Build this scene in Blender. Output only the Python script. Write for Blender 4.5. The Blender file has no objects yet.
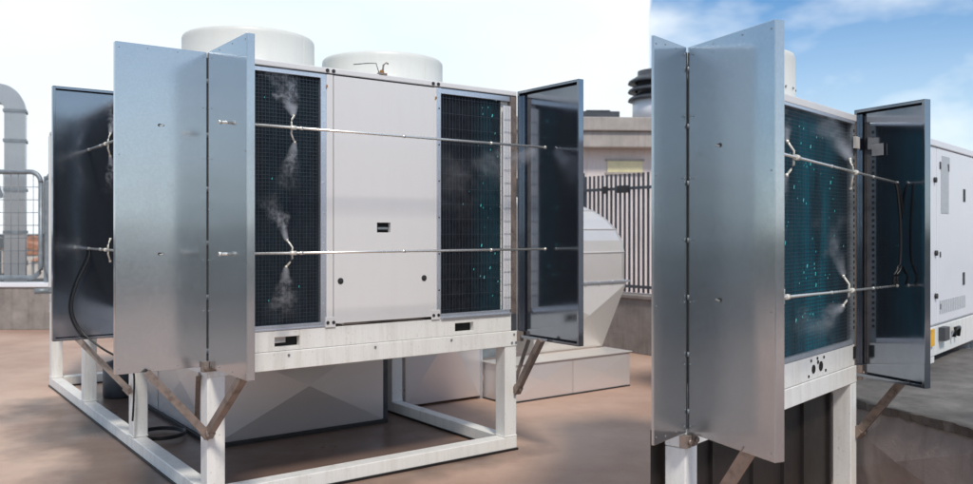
import bpy, bmesh, math, random
from mathutils import Vector, Matrix
random.seed(7)
PI = math.pi
scene = bpy.context.scene
COL = scene.collection
EYE = 1.6
F, CX, HY = 850.0, 486.5, 232.0

# ------------------------------------------------------------------ helpers
class MB:
    """collects shapes, then links them as ONE mesh object"""
    def __init__(self): self.bm = bmesh.new()
    def _faces(self, vs, idx, mi=0, smooth=False):
        v = [self.bm.verts.new(p) for p in vs]
        for f in idx:
            try:
                fc = self.bm.faces.new([v[i] for i in f]); fc.material_index = mi; fc.smooth = smooth
            except ValueError: pass
        return self
    def box(self, x0, x1, y0, y1, z0, z1, mi=0):
        vs = [(x0,y0,z0),(x1,y0,z0),(x1,y1,z0),(x0,y1,z0),(x0,y0,z1),(x1,y0,z1),(x1,y1,z1),(x0,y1,z1)]
        return self._faces(vs, [(0,3,2,1),(4,5,6,7),(0,1,5,4),(1,2,6,5),(2,3,7,6),(3,0,4,7)], mi)
    def bar(self, p, q, w, h, up=(0,0,1), mi=0):
        p, q, up = Vector(p), Vector(q), Vector(up)
        d = (q-p).normalized(); a = d.cross(up).normalized(); b = a.cross(d).normalized()
        a *= w/2; b *= h/2
        vs = [p-a-b, p+a-b, p+a+b, p-a+b, q-a-b, q+a-b, q+a+b, q-a+b]
        return self._faces(vs, [(0,3,2,1),(4,5,6,7),(0,1,5,4),(1,2,6,5),(2,3,7,6),(3,0,4,7)], mi)
    def angle(self, p, q, w, t=.005, up=(0,0,1), side=(1,0,0), mi=0):
        """an L-section steel angle from p to q"""
        p, q = Vector(p), Vector(q); d=(q-p).normalized(); s=Vector(side); s=(s-d*s.dot(d)).normalized(); n=d.cross(s).normalized()
        o = [(0,0),(w,0),(w,t),(t,t),(t,w),(0,w)]
        vs = [p+s*(a-w/2)+n*(b-w/2) for a,b in o]+[q+s*(a-w/2)+n*(b-w/2) for a,b in o]
        idx=[(i,(i+1)%6,6+(i+1)%6,6+i) for i in range(6)]+[(0,5,4,3),(0,3,2,1),(6,7,8,9),(6,9,10,11)]
        return self._faces(vs, idx, mi)
    def prism(self, pts, lo, hi, axis='z', mi=0):
        """polygon extruded along an axis; pts are the other two coordinates in order"""
        def P(a,b,c): return (a,b,c) if axis=='z' else ((a,c,b) if axis=='y' else (c,a,b))
        n=len(pts); vs=[P(a,b,lo) for a,b in pts]+[P(a,b,hi) for a,b in pts]
        idx=[(i,(i+1)%n,n+(i+1)%n,n+i) for i in range(n)]+[tuple(range(n))[::-1],tuple(range(n,2*n))]
        return self._faces(vs, idx, mi)
    def tube(self, path, r, n=8, mi=0, r2=None):
        path=[Vector(p) for p in path]; rings=[]
        for i,p in enumerate(path):
            t=(path[min(i+1,len(path)-1)]-path[max(i-1,0)]).normalized()
            ref=Vector((0,0,1)) if abs(t.z)<.9 else Vector((1,0,0))
            a=t.cross(ref).normalized(); b=t.cross(a).normalized()
            rr=r if r2 is None else r+(r2-r)*i/(len(path)-1)
            rings.append([self.bm.verts.new(p+a*rr*math.cos(2*PI*k/n)+b*rr*math.sin(2*PI*k/n)) for k in range(n)])
        for i in range(len(rings)-1):
            for k in range(n):
                f=self.bm.faces.new([rings[i][k],rings[i][(k+1)%n],rings[i+1][(k+1)%n],rings[i+1][k]]); f.smooth=True; f.material_index=mi
        for rg in (rings[0][::-1],rings[-1]):
            f=self.bm.faces.new(rg); f.material_index=mi
        return self
    def disc(self, c, axis, r, h, n=12, mi=0):
        c=Vector(c); a=Vector(axis).normalized()
        return self.tube([c, c+a*h], r, n, mi)
    def lathe(self, prof, c=(0,0,0), n=64, mi=0, smooth=True):
        c=Vector(c); rings=[]
        for r,z in prof:
            rings.append([self.bm.verts.new(c+Vector((r*math.cos(2*PI*k/n),r*math.sin(2*PI*k/n),z))) for k in range(n)])
        for i in range(len(rings)-1):
            for k in range(n):
                f=self.bm.faces.new([rings[i][k],rings[i][(k+1)%n],rings[i+1][(k+1)%n],rings[i+1][k]]); f.smooth=smooth; f.material_index=mi
        return self
    def build(self, name, mats, parent=None, bevel=0, loc=None, rz=0):
        bmesh.ops.recalc_face_normals(self.bm, faces=self.bm.faces)
        me=bpy.data.meshes.new(name); self.bm.to_mesh(me); self.bm.free()
        o=bpy.data.objects.new(name, me); COL.objects.link(o)
        for m in (mats if isinstance(mats,(list,tuple)) else [mats]): me.materials.append(m)
        if parent: o.parent=parent
        if loc is not None: o.location=loc
        o.rotation_euler=(0,0,rz)
        if bevel:
            b=o.modifiers.new('bevel','BEVEL'); b.width=bevel; b.segments=2; b.limit_method='ANGLE'; b.angle_limit=math.radians(50)
            b.harden_normals=False
        return o

def tag(o, label=None, cat=None, group=None, kind=None):
    if label: o['label']=label
    if cat: o['category']=cat
    if group: o['group']=group
    if kind: o['kind']=kind
    return o
def empty(name, label, cat, loc, rz=0, group=None):
    o=bpy.data.objects.new(name,None); COL.objects.link(o); o.location=loc; o.rotation_euler=(0,0,rz)
    o.empty_display_size=.2
    return tag(o,label,cat,group)

# ------------------------------------------------------------------ materials
class NT:
    def __init__(s, m): s.m=m; s.t=m.node_tree; s.n=s.t.nodes; s.l=s.t.links
    def new(s, typ, **kw):
        x=s.n.new(typ)
        for k,v in kw.items(): setattr(x,k,v)
        return x
    def link(s,a,b): s.l.new(a,b)
    def coords(s, scale=(1,1,1)):
        tc=s.new('ShaderNodeTexCoord'); mp=s.new('ShaderNodeMapping'); mp.inputs['Scale'].default_value=scale
        s.link(tc.outputs['Object'],mp.inputs['Vector']); return mp.outputs['Vector']
    def noise(s, vec, scale, detail=4, rough=.55):
        x=s.new('ShaderNodeTexNoise'); x.inputs['Scale'].default_value=scale; x.inputs['Detail'].default_value=detail; x.inputs['Roughness'].default_value=rough
        if vec is not None: s.link(vec,x.inputs['Vector'])
        return x.outputs['Fac']
    def ramp(s, fac, stops):
        x=s.new('ShaderNodeValToRGB'); e=x.color_ramp.elements
        e[0].position,e[0].color=stops[0][0],(*stops[0][1],1); e[1].position,e[1].color=stops[-1][0],(*stops[-1][1],1)
        for p,c in stops[1:-1]:
            k=e.new(p); k.color=(*c,1)
        s.link(fac,x.inputs['Fac']); return x.outputs['Color']
    def rng(s, fac, a,b,c,d):
        x=s.new('ShaderNodeMapRange'); 
        for i,v in zip(('From Min','From Max','To Min','To Max'),(a,b,c,d)): x.inputs[i].default_value=v
        s.link(fac,x.inputs['Value']); return x.outputs['Result']
    def mix(s, fac, a, b, mode='MIX'):
        x=s.new('ShaderNodeMix',data_type='RGBA',blend_type=mode)
        for i,v in ((0,fac),(6,a),(7,b)):
            if isinstance(v,(int,float)): x.inputs[i].default_value=v
            elif isinstance(v,tuple): x.inputs[i].default_value=(*v,1)
            else: s.link(v,x.inputs[i])
        return x.outputs[2]
    def math(s, op, a, b=None):
        x=s.new('ShaderNodeMath',operation=op)
        for i,v in ((0,a),(1,b)):
            if v is None: continue
            if isinstance(v,(int,float)): x.inputs[i].default_value=v
            else: s.link(v,x.inputs[i])
        return x.outputs[0]
    def bump(s, h, strength=.2, dist=.01):
        x=s.new('ShaderNodeBump'); x.inputs['Strength'].default_value=strength; x.inputs['Distance'].default_value=dist
        s.link(h,x.inputs['Height']); return x.outputs['Normal']
def mat(name):
    m=bpy.data.materials.new(name); m.use_nodes=True; nt=NT(m); b=nt.n['Principled BSDF']; return m,nt,b
def setin(nt,b,**kw):
    for k,v in kw.items():
        k={'col':'Base Color','rough':'Roughness','metal':'Metallic','normal':'Normal','spec':'Specular IOR Level'}[k]
        if isinstance(v,(int,float)): b.inputs[k].default_value=v
        elif isinstance(v,tuple): b.inputs[k].default_value=(*v,1)
        else: nt.link(v,b.inputs[k])

def galvanised(name, c=(.56,.6,.63), rough=.3, spangle=.05, metal=.92, dirt=.25, wav=.12):
    m,nt,b=mat(name); v=nt.coords()
    vo=nt.new('ShaderNodeTexVoronoi'); vo.inputs['Scale'].default_value=120; nt.link(v,vo.inputs['Vector'])
    sp=nt.rng(nt.noise(vo.outputs['Color'],3,0),.3,.7,1-spangle*2,1+spangle*2)
    n1=nt.noise(v,2.2,6,.65); n2=nt.noise(nt.coords((9,9,.8)),2.5,5,.6); n3=nt.noise(v,30,3,.6)
    col=nt.mix(1.0,(c[0],c[1],c[2]),nt.ramp(sp,[(0,(0,0,0)),(1,(1,1,1))]),'MIX') if False else None
    base=nt.mix(nt.rng(n1,.35,.75,0,dirt),c,(c[0]*.6,c[1]*.6,c[2]*.6))
    base=nt.mix(nt.rng(n2,.5,.85,0,dirt*.6),base,(c[0]*1.25,c[1]*1.22,c[2]*1.2))
    hs=nt.new('ShaderNodeHueSaturation'); nt.link(base,hs.inputs['Color']); nt.link(sp,hs.inputs['Value'])
    r=nt.math('ADD',nt.rng(n1,.3,.7,rough-.02,rough+.03),nt.rng(n3,.3,.7,-.015,.015))
    setin(nt,b,col=hs.outputs['Color'],rough=r,metal=metal,normal=nt.bump(nt.noise(v,1.6,2),wav,.05))
    return m
def paint(name, c, rough=.4, grime=.35, gcol=(.25,.22,.18), streak=True, spec=.5):
    m,nt,b=mat(name); v=nt.coords()
    st=nt.noise(nt.coords((5,5,.5)),3,6,.7); n1=nt.noise(v,3.5,7,.65); n2=nt.noise(v,60,3,.5)
    f=nt.math('MULTIPLY',nt.rng(st if streak else n1,.45,.8,0,1),nt.rng(n1,.35,.7,.2,1))
    col=nt.mix(nt.math('MULTIPLY',f,grime),c,gcol)
    col=nt.mix(nt.rng(n2,.62,.8,0,grime*.7),col,(gcol[0]*.8,gcol[1]*.8,gcol[2]*.8))
    setin(nt,b,col=col,rough=nt.rng(n1,.3,.7,rough-.06,rough+.12),spec=spec,normal=nt.bump(n1,.06,.01))
    return m
def plain(name,c,rough=.5,metal=0.0,var=.25,scale=8,bump=.1):
    m,nt,b=mat(name); v=nt.coords(); n=nt.noise(v,scale,6,.6)
    col=nt.mix(nt.rng(n,.3,.7,0,1),tuple(x*(1-var) for x in c),tuple(min(1,x*(1+var)) for x in c))
    setin(nt,b,col=col,rough=rough,metal=metal,normal=nt.bump(nt.noise(v,scale*4,4),bump,.01)); return m
def rusty(name, c=(.30,.25,.22)):
    m,nt,b=mat(name); v=nt.coords(); n=nt.noise(v,14,7,.7)
    col=nt.ramp(n,[(.3,(c[0]*.5,c[1]*.45,c[2]*.42)),(.52,c),(.72,(c[0]*1.2,c[1]*1.02,c[2]*.9))])
    setin(nt,b,col=col,rough=nt.rng(n,.3,.7,.35,.6),metal=.55,normal=nt.bump(n,.3,.004)); return m

M={}
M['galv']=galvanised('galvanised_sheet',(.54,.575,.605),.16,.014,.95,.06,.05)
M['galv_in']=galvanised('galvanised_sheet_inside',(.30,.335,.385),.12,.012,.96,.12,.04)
M['duct']=galvanised('duct_sheet',(.76,.72,.71),.34,.0,.45,.08,.02)
M['duct_bright']=galvanised('bright_duct_sheet',(.82,.78,.73),.30,.006,.5,.15,.06)
M['frame']=paint('frame_paint',(.80,.80,.77),.42,.65,(.36,.31,.23))
M['cabinet']=paint('cabinet_paint',(.71,.70,.69),.38,.10,(.4,.37,.33))
M['white']=paint('white_enclosure_paint',(.76,.77,.80),.35,.12,(.4,.38,.36))
M['fan']=paint('fan_shroud_paint',(.70,.70,.65),.4,.25,(.42,.42,.38))
M['galv_pipe']=galvanised('aged_pipe_sheet',(.5,.5,.5),.3,.02,.8,.3,.1)
M['trim']=galvanised('trim_strip',(.7,.74,.8),.35,.03,.75,.2,.05)
M['seam']=plain('dark_gasket',(.03,.03,.03),.6)
M['chrome']=galvanised('polished_pipe',(.84,.82,.76),.28,.01,.75,.15,.03)
M['brass']=plain('pale_brass_nozzle',(.82,.79,.70),.3,.25,.1)
M['rust']=rusty('weathered_steel_angle')
M['rustspot']=plain('rust_stain',(.35,.17,.05),.7,0,.4,40)
M['rubber']=plain('black_rubber',(.012,.012,.013),.4)
M['dark']=plain('dark_void_paint',(.01,.01,.011),.8)
M['darkgrey']=plain('dark_grey_paint',(.06,.065,.075),.45)
M['midgrey']=plain('grey_steel_paint',(.22,.25,.27),.45,.3)
M['brownsheet']=paint('brown_coated_sheet',(.016,.013,.012),.55,.5,(.03,.024,.02))  # brown taken down to near black for the shade under the nearer chiller
M['yellow']=plain('orange_sticker',(.75,.4,.04),.5)
M['paper']=plain('data_plate',(.5,.52,.54),.5,.2,.08,30)
M['tape']=plain('grey_tape',(.5,.48,.46),.6)
M['glass_y']=plain('pale_yellow_blind',(.75,.68,.42),.5,0,.1)
M['wire']=plain('guard_wire',(.06,.066,.085),.4,.3,.15)
M['drop']=plain('teal_flake',(.12,.62,.62),.25,0,.3,60)

def coil_mat(name, teal, cx=0.0, w=9.0):
    m,nt,b=mat(name)
    tc=nt.new('ShaderNodeTexCoord'); sx=nt.new('ShaderNodeSeparateXYZ'); nt.link(tc.outputs['Object'],sx.inputs[0])
    fins=nt.math('SINE',nt.math('MULTIPLY',sx.outputs['X'],2*PI/.013)); rows=nt.math('SINE',nt.math('MULTIPLY',sx.outputs['X'],2*PI/.04))
    n=nt.noise(nt.coords((4,4,.6)),2.0,5,.6); n2=nt.noise(nt.coords(),22,4,.6)
    base=nt.mix(nt.rng(n2,.3,.7,0,1),(.006,.008,.012),(.02,.024,.032))
    base=nt.mix(nt.rng(rows,.2,1,0,.6),base,(.004,.004,.006))
    band=nt.rng(nt.math('ABSOLUTE',nt.math('SUBTRACT',sx.outputs['X'],cx)),w*.4,w,1,.05 if w<.3 else .14)
    base=nt.mix(nt.math('MULTIPLY',nt.math('MULTIPLY',nt.rng(n,.35,.6,.25,1),teal),band),base,(.008,.19,.26))
    setin(nt,b,col=base,rough=.55,metal=.0,spec=.2,normal=nt.bump(fins,.5,.003)); return m
M['coil']=coil_mat('black_fin_coil',.06); M['coil_teal']=coil_mat('teal_fin_coil',1.0,1.5,.5); M['coil_half']=coil_mat('dark_teal_fin_coil',.16,2.08,.2)

def floor_mat():
    m,nt,b=mat('terracotta_roof_coating'); v=nt.coords()
    n=nt.noise(v,.42,2,.5); n2=nt.noise(v,2.3,6,.6); n3=nt.noise(v,45,3,.6)
    col=nt.ramp(n,[(.34,(.36,.225,.165)),(.5,(.49,.33,.25)),(.66,(.60,.43,.335))])
    col=nt.mix(nt.rng(n2,.45,.8,0,.3),col,(.2,.13,.105))
    col=nt.mix(nt.rng(n3,.45,.75,0,.3),col,(.5,.38,.32))
    # wet spray film and painted-in shade round the left chiller's footprint, ragged by noise
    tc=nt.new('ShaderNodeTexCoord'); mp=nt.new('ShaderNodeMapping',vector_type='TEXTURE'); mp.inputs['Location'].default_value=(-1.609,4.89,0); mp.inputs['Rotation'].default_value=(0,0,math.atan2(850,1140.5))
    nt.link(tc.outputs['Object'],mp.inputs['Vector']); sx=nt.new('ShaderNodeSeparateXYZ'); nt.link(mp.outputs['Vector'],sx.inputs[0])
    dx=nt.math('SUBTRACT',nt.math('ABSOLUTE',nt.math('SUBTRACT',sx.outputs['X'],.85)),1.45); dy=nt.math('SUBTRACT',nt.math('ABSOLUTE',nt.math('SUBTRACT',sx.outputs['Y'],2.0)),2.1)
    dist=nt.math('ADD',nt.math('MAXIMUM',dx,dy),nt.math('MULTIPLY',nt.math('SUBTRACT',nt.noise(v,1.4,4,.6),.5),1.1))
    wet_shade=nt.rng(dist,-.25,.2,1,0)
    col=nt.mix(nt.math('MULTIPLY',wet_shade,.8),col,(.085,.055,.045))
    rg=nt.math('SUBTRACT',nt.rng(n2,.3,.7,.45,.7),nt.math('MULTIPLY',wet_shade,.2))
    setin(nt,b,col=col,rough=rg,spec=.35,normal=nt.bump(n3,.12,.003)); return m
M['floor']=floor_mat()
def concrete(name,c,dark=.5,scale=2.5):
    m,nt,b=mat(name); n=nt.noise(nt.coords(),scale,8,.7); st=nt.noise(nt.coords((5,5,.5)),3,5,.6); n3=nt.noise(nt.coords(),70,3)
    col=nt.mix(nt.rng(n,.3,.7,0,1),tuple(x*dark for x in c),c); col=nt.mix(nt.rng(st,.5,.8,0,.5),col,tuple(x*.4 for x in c))
    setin(nt,b,col=col,rough=.85,spec=.2,normal=nt.bump(nt.math('ADD',n,nt.math('MULTIPLY',n3,.3)),.4,.02)); return m
M['concrete']=concrete('weathered_concrete',(.36,.32,.29)); M['bitumen']=concrete('bitumen_skin',(.22,.205,.19),.2,1.3)
M['plaster']=concrete('beige_plaster',(.74,.67,.65),.85,1.2); M['cornice']=concrete('cornice_concrete',(.47,.43,.40),.7,2)
M['plinth']=concrete('plinth_side',(.40,.35,.33),.6,1.5)
M['ground']=plain('distant_ground',(.04,.042,.042),.9,0,.5,.01)
M['roof_tile']=plain('terracotta_tiles',(.42,.2,.12),.8,0,.25,1); M['house']=plain('pale_render',(.62,.55,.48),.8,0,.12,.3)
M['window']=plain('dark_window_glass',(.05,.06,.08),.1)

def mist_mat(name, dens, scale, seed):
    m=bpy.data.materials.new(name); m.use_nodes=True; nt=NT(m)
    nt.n.remove(nt.n['Principled BSDF']); out=nt.n['Material Output']
    tc=nt.new('ShaderNodeTexCoord'); sx=nt.new('ShaderNodeSeparateXYZ'); nt.link(tc.outputs['Object'],sx.inputs[0])
    # object space: z runs 0 (nozzle tip) to 1 (plume end), x/y within the opening cone
    z=sx.outputs['Z']
    mq=nt.new('ShaderNodeMapping'); mq.inputs['Location'].default_value=(seed*2.3,seed*.9,seed*4.1); nt.link(tc.outputs['Object'],mq.inputs['Vector'])
    wx=nt.math('MULTIPLY',nt.math('SUBTRACT',nt.noise(mq.outputs['Vector'],3.2,3,.6),.5),nt.math('MULTIPLY',z,1.5))
    rad=nt.math('SQRT',nt.math('ADD',nt.math('POWER',nt.math('ADD',sx.outputs['X'],wx),2.0),nt.math('POWER',nt.math('SUBTRACT',sx.outputs['Y'],wx),2.0)))
    wid=nt.math('ADD',nt.math('MULTIPLY',z,.30),.045)
    core=nt.math('POWER',nt.rng(nt.math('DIVIDE',rad,wid),.0,1.05,1,0),1.4)
    fade=nt.math('MULTIPLY',nt.math('POWER',nt.rng(z,.1,1.0,1,0),1.3),nt.rng(z,0,.03,0,1))
    mp=nt.new('ShaderNodeMapping'); mp.inputs['Location'].default_value=(seed*3.1,seed*1.7,seed); nt.link(tc.outputs['Object'],mp.inputs['Vector'])
    n=nt.rng(nt.noise(mp.outputs['Vector'],scale,5,.65),.46,.70,0,1)
    n=nt.math('MAXIMUM',n,nt.rng(z,0,.3,.75,0))
    d=nt.math('MULTIPLY',nt.math('MULTIPLY',core,fade),n)
    thin=nt.math('DIVIDE',dens,nt.math('ADD',nt.math('MULTIPLY',z,2.2),.35))
    pv=nt.new('ShaderNodeVolumePrincipled'); pv.inputs['Color'].default_value=(.93,.95,1,1); pv.inputs['Anisotropy'].default_value=.2
    nt.link(nt.math('MULTIPLY',d,thin),pv.inputs['Density']); nt.link(pv.outputs[0],out.inputs['Volume'])
    return m

# ------------------------------------------------------------------ setting
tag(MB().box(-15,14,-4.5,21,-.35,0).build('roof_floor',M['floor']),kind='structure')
tag(MB().box(-4000,4000,-2000,6000,-12.5,-12).build('ground',M['ground']),kind='structure')

# dark ridge behind the camera, added unseen to darken the door reflections
m=MB(); n=120; lo=[]; hi=[]; far=[]
for i in range(n+1):
    a=math.radians(48+264*i/n); e=min(1,min(i,n-i)/10.0)
    h=-12+ (17+4*math.sin(a*5)+2.5*math.sin(a*13+1)+1.5*math.sin(a*31))*e
    lo.append((300*math.sin(a),300*math.cos(a),-12)); hi.append((380*math.sin(a),380*math.cos(a),h)); far.append((700*math.sin(a),700*math.cos(a),-12))
N=n+1
m._faces(lo+hi+far,[(i,i+1,N+i+1,N+i) for i in range(n)]+[(N+i,N+i+1,2*N+i+1,2*N+i) for i in range(n)],0,True)
M['hill']=plain('wooded_hillside',(.05,.06,.045),.95,0,.5,.05)
tag(m.build('hills',M['hill']),kind='structure')

# ------------------------------------------------------------------ unit geometry shared pieces
A1=math.atan2(850,1140.5); P1=Vector((-1.609,4.89,0))
def door(parent, loc, rz, w, z0, z1, side, mats, name='door', holes=(), lip=.045, t=.003, rivets=True, stubs=()):
    """sheet metal tray door: outer sheet at y=0, returned rims towards side*y"""
    m=MB(); s=side
    def yb(a,b): return (min(a*s,b*s),max(a*s,b*s))
    y0,y1=yb(0,t); m.box(0,w,y0,y1,z0,z1)
    y0,y1=yb(t,lip)
    m.box(w-t,w,y0,y1,z0,z1); m.box(0,t,y0,y1,z0,z1)
    m.box(t,w-t,y0,y1,z1-t,z1); m.box(t,w-t,y0,y1,z0,z0+t)
    y0,y1=yb(lip-t,lip)
    k=.028
    k=.028 if rivets else .016
    m.box(w-t-k,w-t,y0,y1,z0+t,z1-t); m.box(t,t+k,y0,y1,z0+t,z1-t)
    m.box(t+k,w-t-k,y0,y1,z1-t-k,z1-t); m.box(t+k,w-t-k,y0,y1,z0+t,z0+t+k)
    if rivets:
        ya=-.0016*s
        pts=[(.018,z0+.03+i*(z1-z0-.06)/6) for i in range(7)]+[(w-.018,z0+.03+i*(z1-z0-.06)/3) for i in range(4)]
        pts+=[(w*f,zz) for f in (.33,.66) for zz in (z0+.02,z1-.02)]
        for x,z in pts: m.disc((x,0,z),(0,-s,0),.0036,.0024,8,1)
    o=m.build(name,mats,parent,bevel=.0012,loc=loc,rz=rz)
    for x,z in holes:
        MB().disc((x,-.0008*s,z),(0,-s,0),.0085,.0016,14).box(x-.026,x,*yb(-.0008,-.0024),z-.004,z+.005).build('grommet',M['seam'],o); MB().bar((x-.022,-.004*s,z+.001),(x+.002,-.004*s,z-.004),.005,.005).build('pipe_stub',M['chrome'],o)
    return o

def coil_panel(parent, x0,x1,z0,z1, y, mat_, step=.022, name='coil', flakes=30, teal_x=None, hz=1):
    o=MB().box(x0,x1,y+.03,y+.12,z0,z1).build(name,mat_,parent)
    g=MB(); r=.0011
    nx=int((x1-x0)/step); nz=int((z1-z0)/step)
    for i in range(1,nx): x=x0+i*(x1-x0)/nx; g.box(x-r,x+r,y+.012,y+.0142,z0,z1)
    for i in range(1,nz,hz): z=z0+i*(z1-z0)/nz; g.box(x0,x1,y+.0095,y+.0118,z-r,z+r)
    g.build('wire_guard',M['wire'],o)
    d=MB()  # teal specks for water drops, their sparkle put into the colour
    for i in range(flakes):
        x=random.uniform(x0+.03,x1-.03); z=random.uniform(z0+.1,z1-.05); s=random.choice((.0018,.002,.0025,.003,.0035,.006))
        if teal_x and random.random()<.75: x=random.uniform(*teal_x)
        a=random.uniform(-1,1); d.bar((x-s*.5*math.cos(a),y+.006,z-s*1.6),(x+s*.5*math.cos(a),y+.006,z+s*1.6),s,.002,up=(0,1,0))
    f=d.build('ice_flakes',M['drop'],o); f['kind']='stuff'
    return o

def fan(parent, x,y,z,r,h):
    o=MB().lathe([(r*.9,.0),(r*1.02,0),(r*1.02,.05),(r,.06),(r,h-.05),(r,h-.03),(r*.996,h-.012),(r*.98,h),(r*.965,h),(r*.96,h-.03),(r*.96,.04),(0.001,.04)],(x,y,z),72).build('fan_shroud',M['fan'],parent)
    for k in range(24): a=k*PI/12+.1; MB().disc((x+r*1.0*math.cos(a),y+r*math.sin(a),z+.09),(math.cos(a),math.sin(a),0),.007,.006,6).build('bolt',M['midgrey'],o)
    a=-1.0-(.35 if x>1 else 0); MB().bar((x+(r+.001)*math.cos(a),y+(r+.001)*math.sin(a),z+.06),(x+(r+.001)*math.cos(a),y+(r+.001)*math.sin(a),z+h-.03),.006,.004,up=(math.cos(a),math.sin(a),0)).build('seam_strip',M['fan'],o)
    g=MB()
    for k in range(1,5): 
        rr=r*.95*k/5; g.tube([(x+rr*math.cos(a*PI/18),y+rr*math.sin(a*PI/18),z+h-.06) for a in range(37)],.004,5)
    for k in range(6): a=k*PI/3; g.bar((x,y,z+h-.068),(x+r*.955*math.cos(a),y+r*.955*math.sin(a),z+h-.068),.012,.008)
    g.build('fan_grille',M['darkgrey'],o)
    b=MB(); b.disc((x,y,z+.08),(0,0,1),r*.2,.12,20)
    for k in range(5):
        a=k*2*PI/5; c=Vector((x,y,z+.14)); d=Vector((math.cos(a),math.sin(a),0)); b.bar(c+d*r*.15,c+d*r*.9,.2*r*1.5,.012,up=(math.sin(a)*.5,-math.cos(a)*.5,.85))
    b.build('fan_rotor',M['darkgrey'],o)
    return o

def nozzle(parent, p, along, out, s=1.0, lean=.02, flip=1):
    """S-shaped pair of spray arms clamped on the pipe"""
    p=Vector(p); a=Vector(along); o_=Vector(out); Z=Vector((0,0,1))
    m=MB(); L=.068*s
    m.tube([p-a*.018+o_*.0,p+a*.018],.0125,10); m.tube([p,p+o_*.02],.009,8)
    q=p+o_*.016
    up=[q, q+Z*L*.45-a*flip*.004, q+Z*L*.75+a*flip*.006+o_*.01, q+Z*L*1.05+a*flip*lean+o_*.02]
    dn=[q, q-Z*L*.45-a*flip*.004, q-Z*L*.8+a*flip*.008+o_*.01, q-Z*L*1.15+a*flip*lean*1.3+o_*.02]
    m.tube(up,.0058,8); m.tube(dn,.0058,8); m.tube([up[-1]-Z*.006,up[-1]+Z*.008],.0078,8); m.tube([dn[-1]+Z*.006,dn[-1]-Z*.008],.0078,8)
    return m.build('nozzle',M['brass'],parent), up[-1], dn[-1]

def spray_bar(parent, p, q, noz, out, s=1.0, ties=3):
    p,q=Vector(p),Vector(q); a=(q-p).normalized()
    m=MB().tube([p,q],.008*s,10)
    for i in range(ties):
        c=p.lerp(q,(i+.7)/(ties+.4)); m.tube([c-a*.01,c+a*.01],.0105*s,10)
    for e,sg in ((p,1),(q,-1)): m.tube([e,e+a*sg*.014],.0115*s,8)
    o=m.build('spray_bar',M['chrome'],parent); tips=[]
    for t,fl in noz:
        _,u,d=nozzle(o,p+a*t,a,out,1.0,.02,fl); tips.append((u,d))
    return o,tips

MIST_N=[0]
def mist(world_tip, direction, length, dens, label, scale=12, width=1.0, group='mist plumes from the spray nozzles', name='mist_plume'):
    MIST_N[0]+=1
    m=MB().lathe([(.001,-.02),(.06,0),(.42,.6),(.50,1),(.001,1)],n=14,smooth=False)
    o=m.build(name,mist_mat('mist_%d'%MIST_N[0],6.5*dens/length,scale,MIST_N[0]))
    d=Vector(direction).normalized(); q=d.to_track_quat('Z','Y')
    o.matrix_world=Matrix.Translation(world_tip)@q.to_matrix().to_4x4()@Matrix.Diagonal((length*width,length*width,length,1))
    return tag(o,label,'mist',group,'stuff')

# ------------------------------------------------------------------ left chiller: support frame
WU,LV=2.286,4.9
fr=empty('support_frame','white steel frame on legs carrying the wide chiller with opened doors','support frame',P1,A1)
pw=.105
def frame_post(x,y,sx,sy,z0=.1,z1=.763):
    """H-section post: two flanges and a web"""
    m=MB(); x1=x+sx*pw; y1=y+sy*pw*1.1
    m.box(min(x,x1),max(x,x1),min(y,y1),max(y,y1),z0,z1)
    m.box(min(x,x1)-.004,max(x,x1)+.004,min(y,y1)-.004,max(y,y1)+.004,z0,z0+.012)
    return m.build('post',M['frame'],fr,bevel=.004)
for v,sy in ((0,1),(1.62,1),(3.25,1),(LV,-1)):
    frame_post(.003,v+.003*sy,1,sy); frame_post(WU-.003,v+.003*sy,-1,sy)
def rail(x0,x1,y0,y1,z0,z1,name):
    m=MB().box(x0,x1,y0,y1,z0,z1)
    return m.build(name,M['frame'],fr,bevel=.005)
rail(0,WU,0,.11,.0145,.1,'floor_rail'); rail(0,WU,LV-.11,LV,.0145,.1,'floor_rail')
rail(0,.1,.113,LV-.113,.0145,.0985,'floor_rail'); rail(WU-.1,WU,.113,LV-.113,.0145,.0985,'floor_rail')
rail(-.002,WU+.002,-.002,.105,.763,.876,'top_beam'); rail(0,WU,LV-.105,LV,.763,.876,'top_beam')
rail(0,.1,.108,LV-.108,.765,.875,'top_beam'); rail(WU-.1,WU,.108,LV-.108,.765,.875,'top_beam')
for a in ((-.008,WU+.008,-.008,.118),(-.008,WU+.008,LV-.118,LV+.008)): MB().box(*a,.0006,.014).build('rubber_pad',M['rubber'],fr)  # dark strips along the rail feet, put in as contact shadow
for a,b in ((-.008,.108),(WU-.108,WU+.008)): MB().box(a,b,.119,LV-.119,.0006,.014).build('rubber_pad',M['rubber'],fr)
# braces of the doors
def brace(parent,p,q,side,w=.042):
    m=MB().angle(p,q,w,.006,side=side)
    d=(Vector(q)-Vector(p)).normalized()
    o=m.build('brace',M['rust'],parent)
    b=MB(); b.bar(Vector(p)-d*.03,Vector(p)+d*.03,w*1.2,w*1.2); b.disc(Vector(p)+Vector((-.002,-.03,.0)),(0,-1,0),.012,.012,8)
    b.build('brace_foot',M['rust'],o); return o
brace(fr,(-.012,-.02,.448),(-.345,-.028,.835),(0,1,0)); brace(fr,(.005,-.02,.448),(.028,-.50,.835),(1,0,0))
brace(fr,(-.02,1.66,.448),(-.34,1.77,.835),(0,1,0)); brace(fr,(WU-.01,-.02,.448),(WU-.035,-.32,.845),(1,0,0))
brace(fr,(WU+.0,.06,.448),(WU+.12,.02,.80),(0,1,0),.032); brace(fr,(.05,.35,.44),(-.02,.10,.77),(0,1,0),.03)
for x in (-.03,.035): pass
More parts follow.
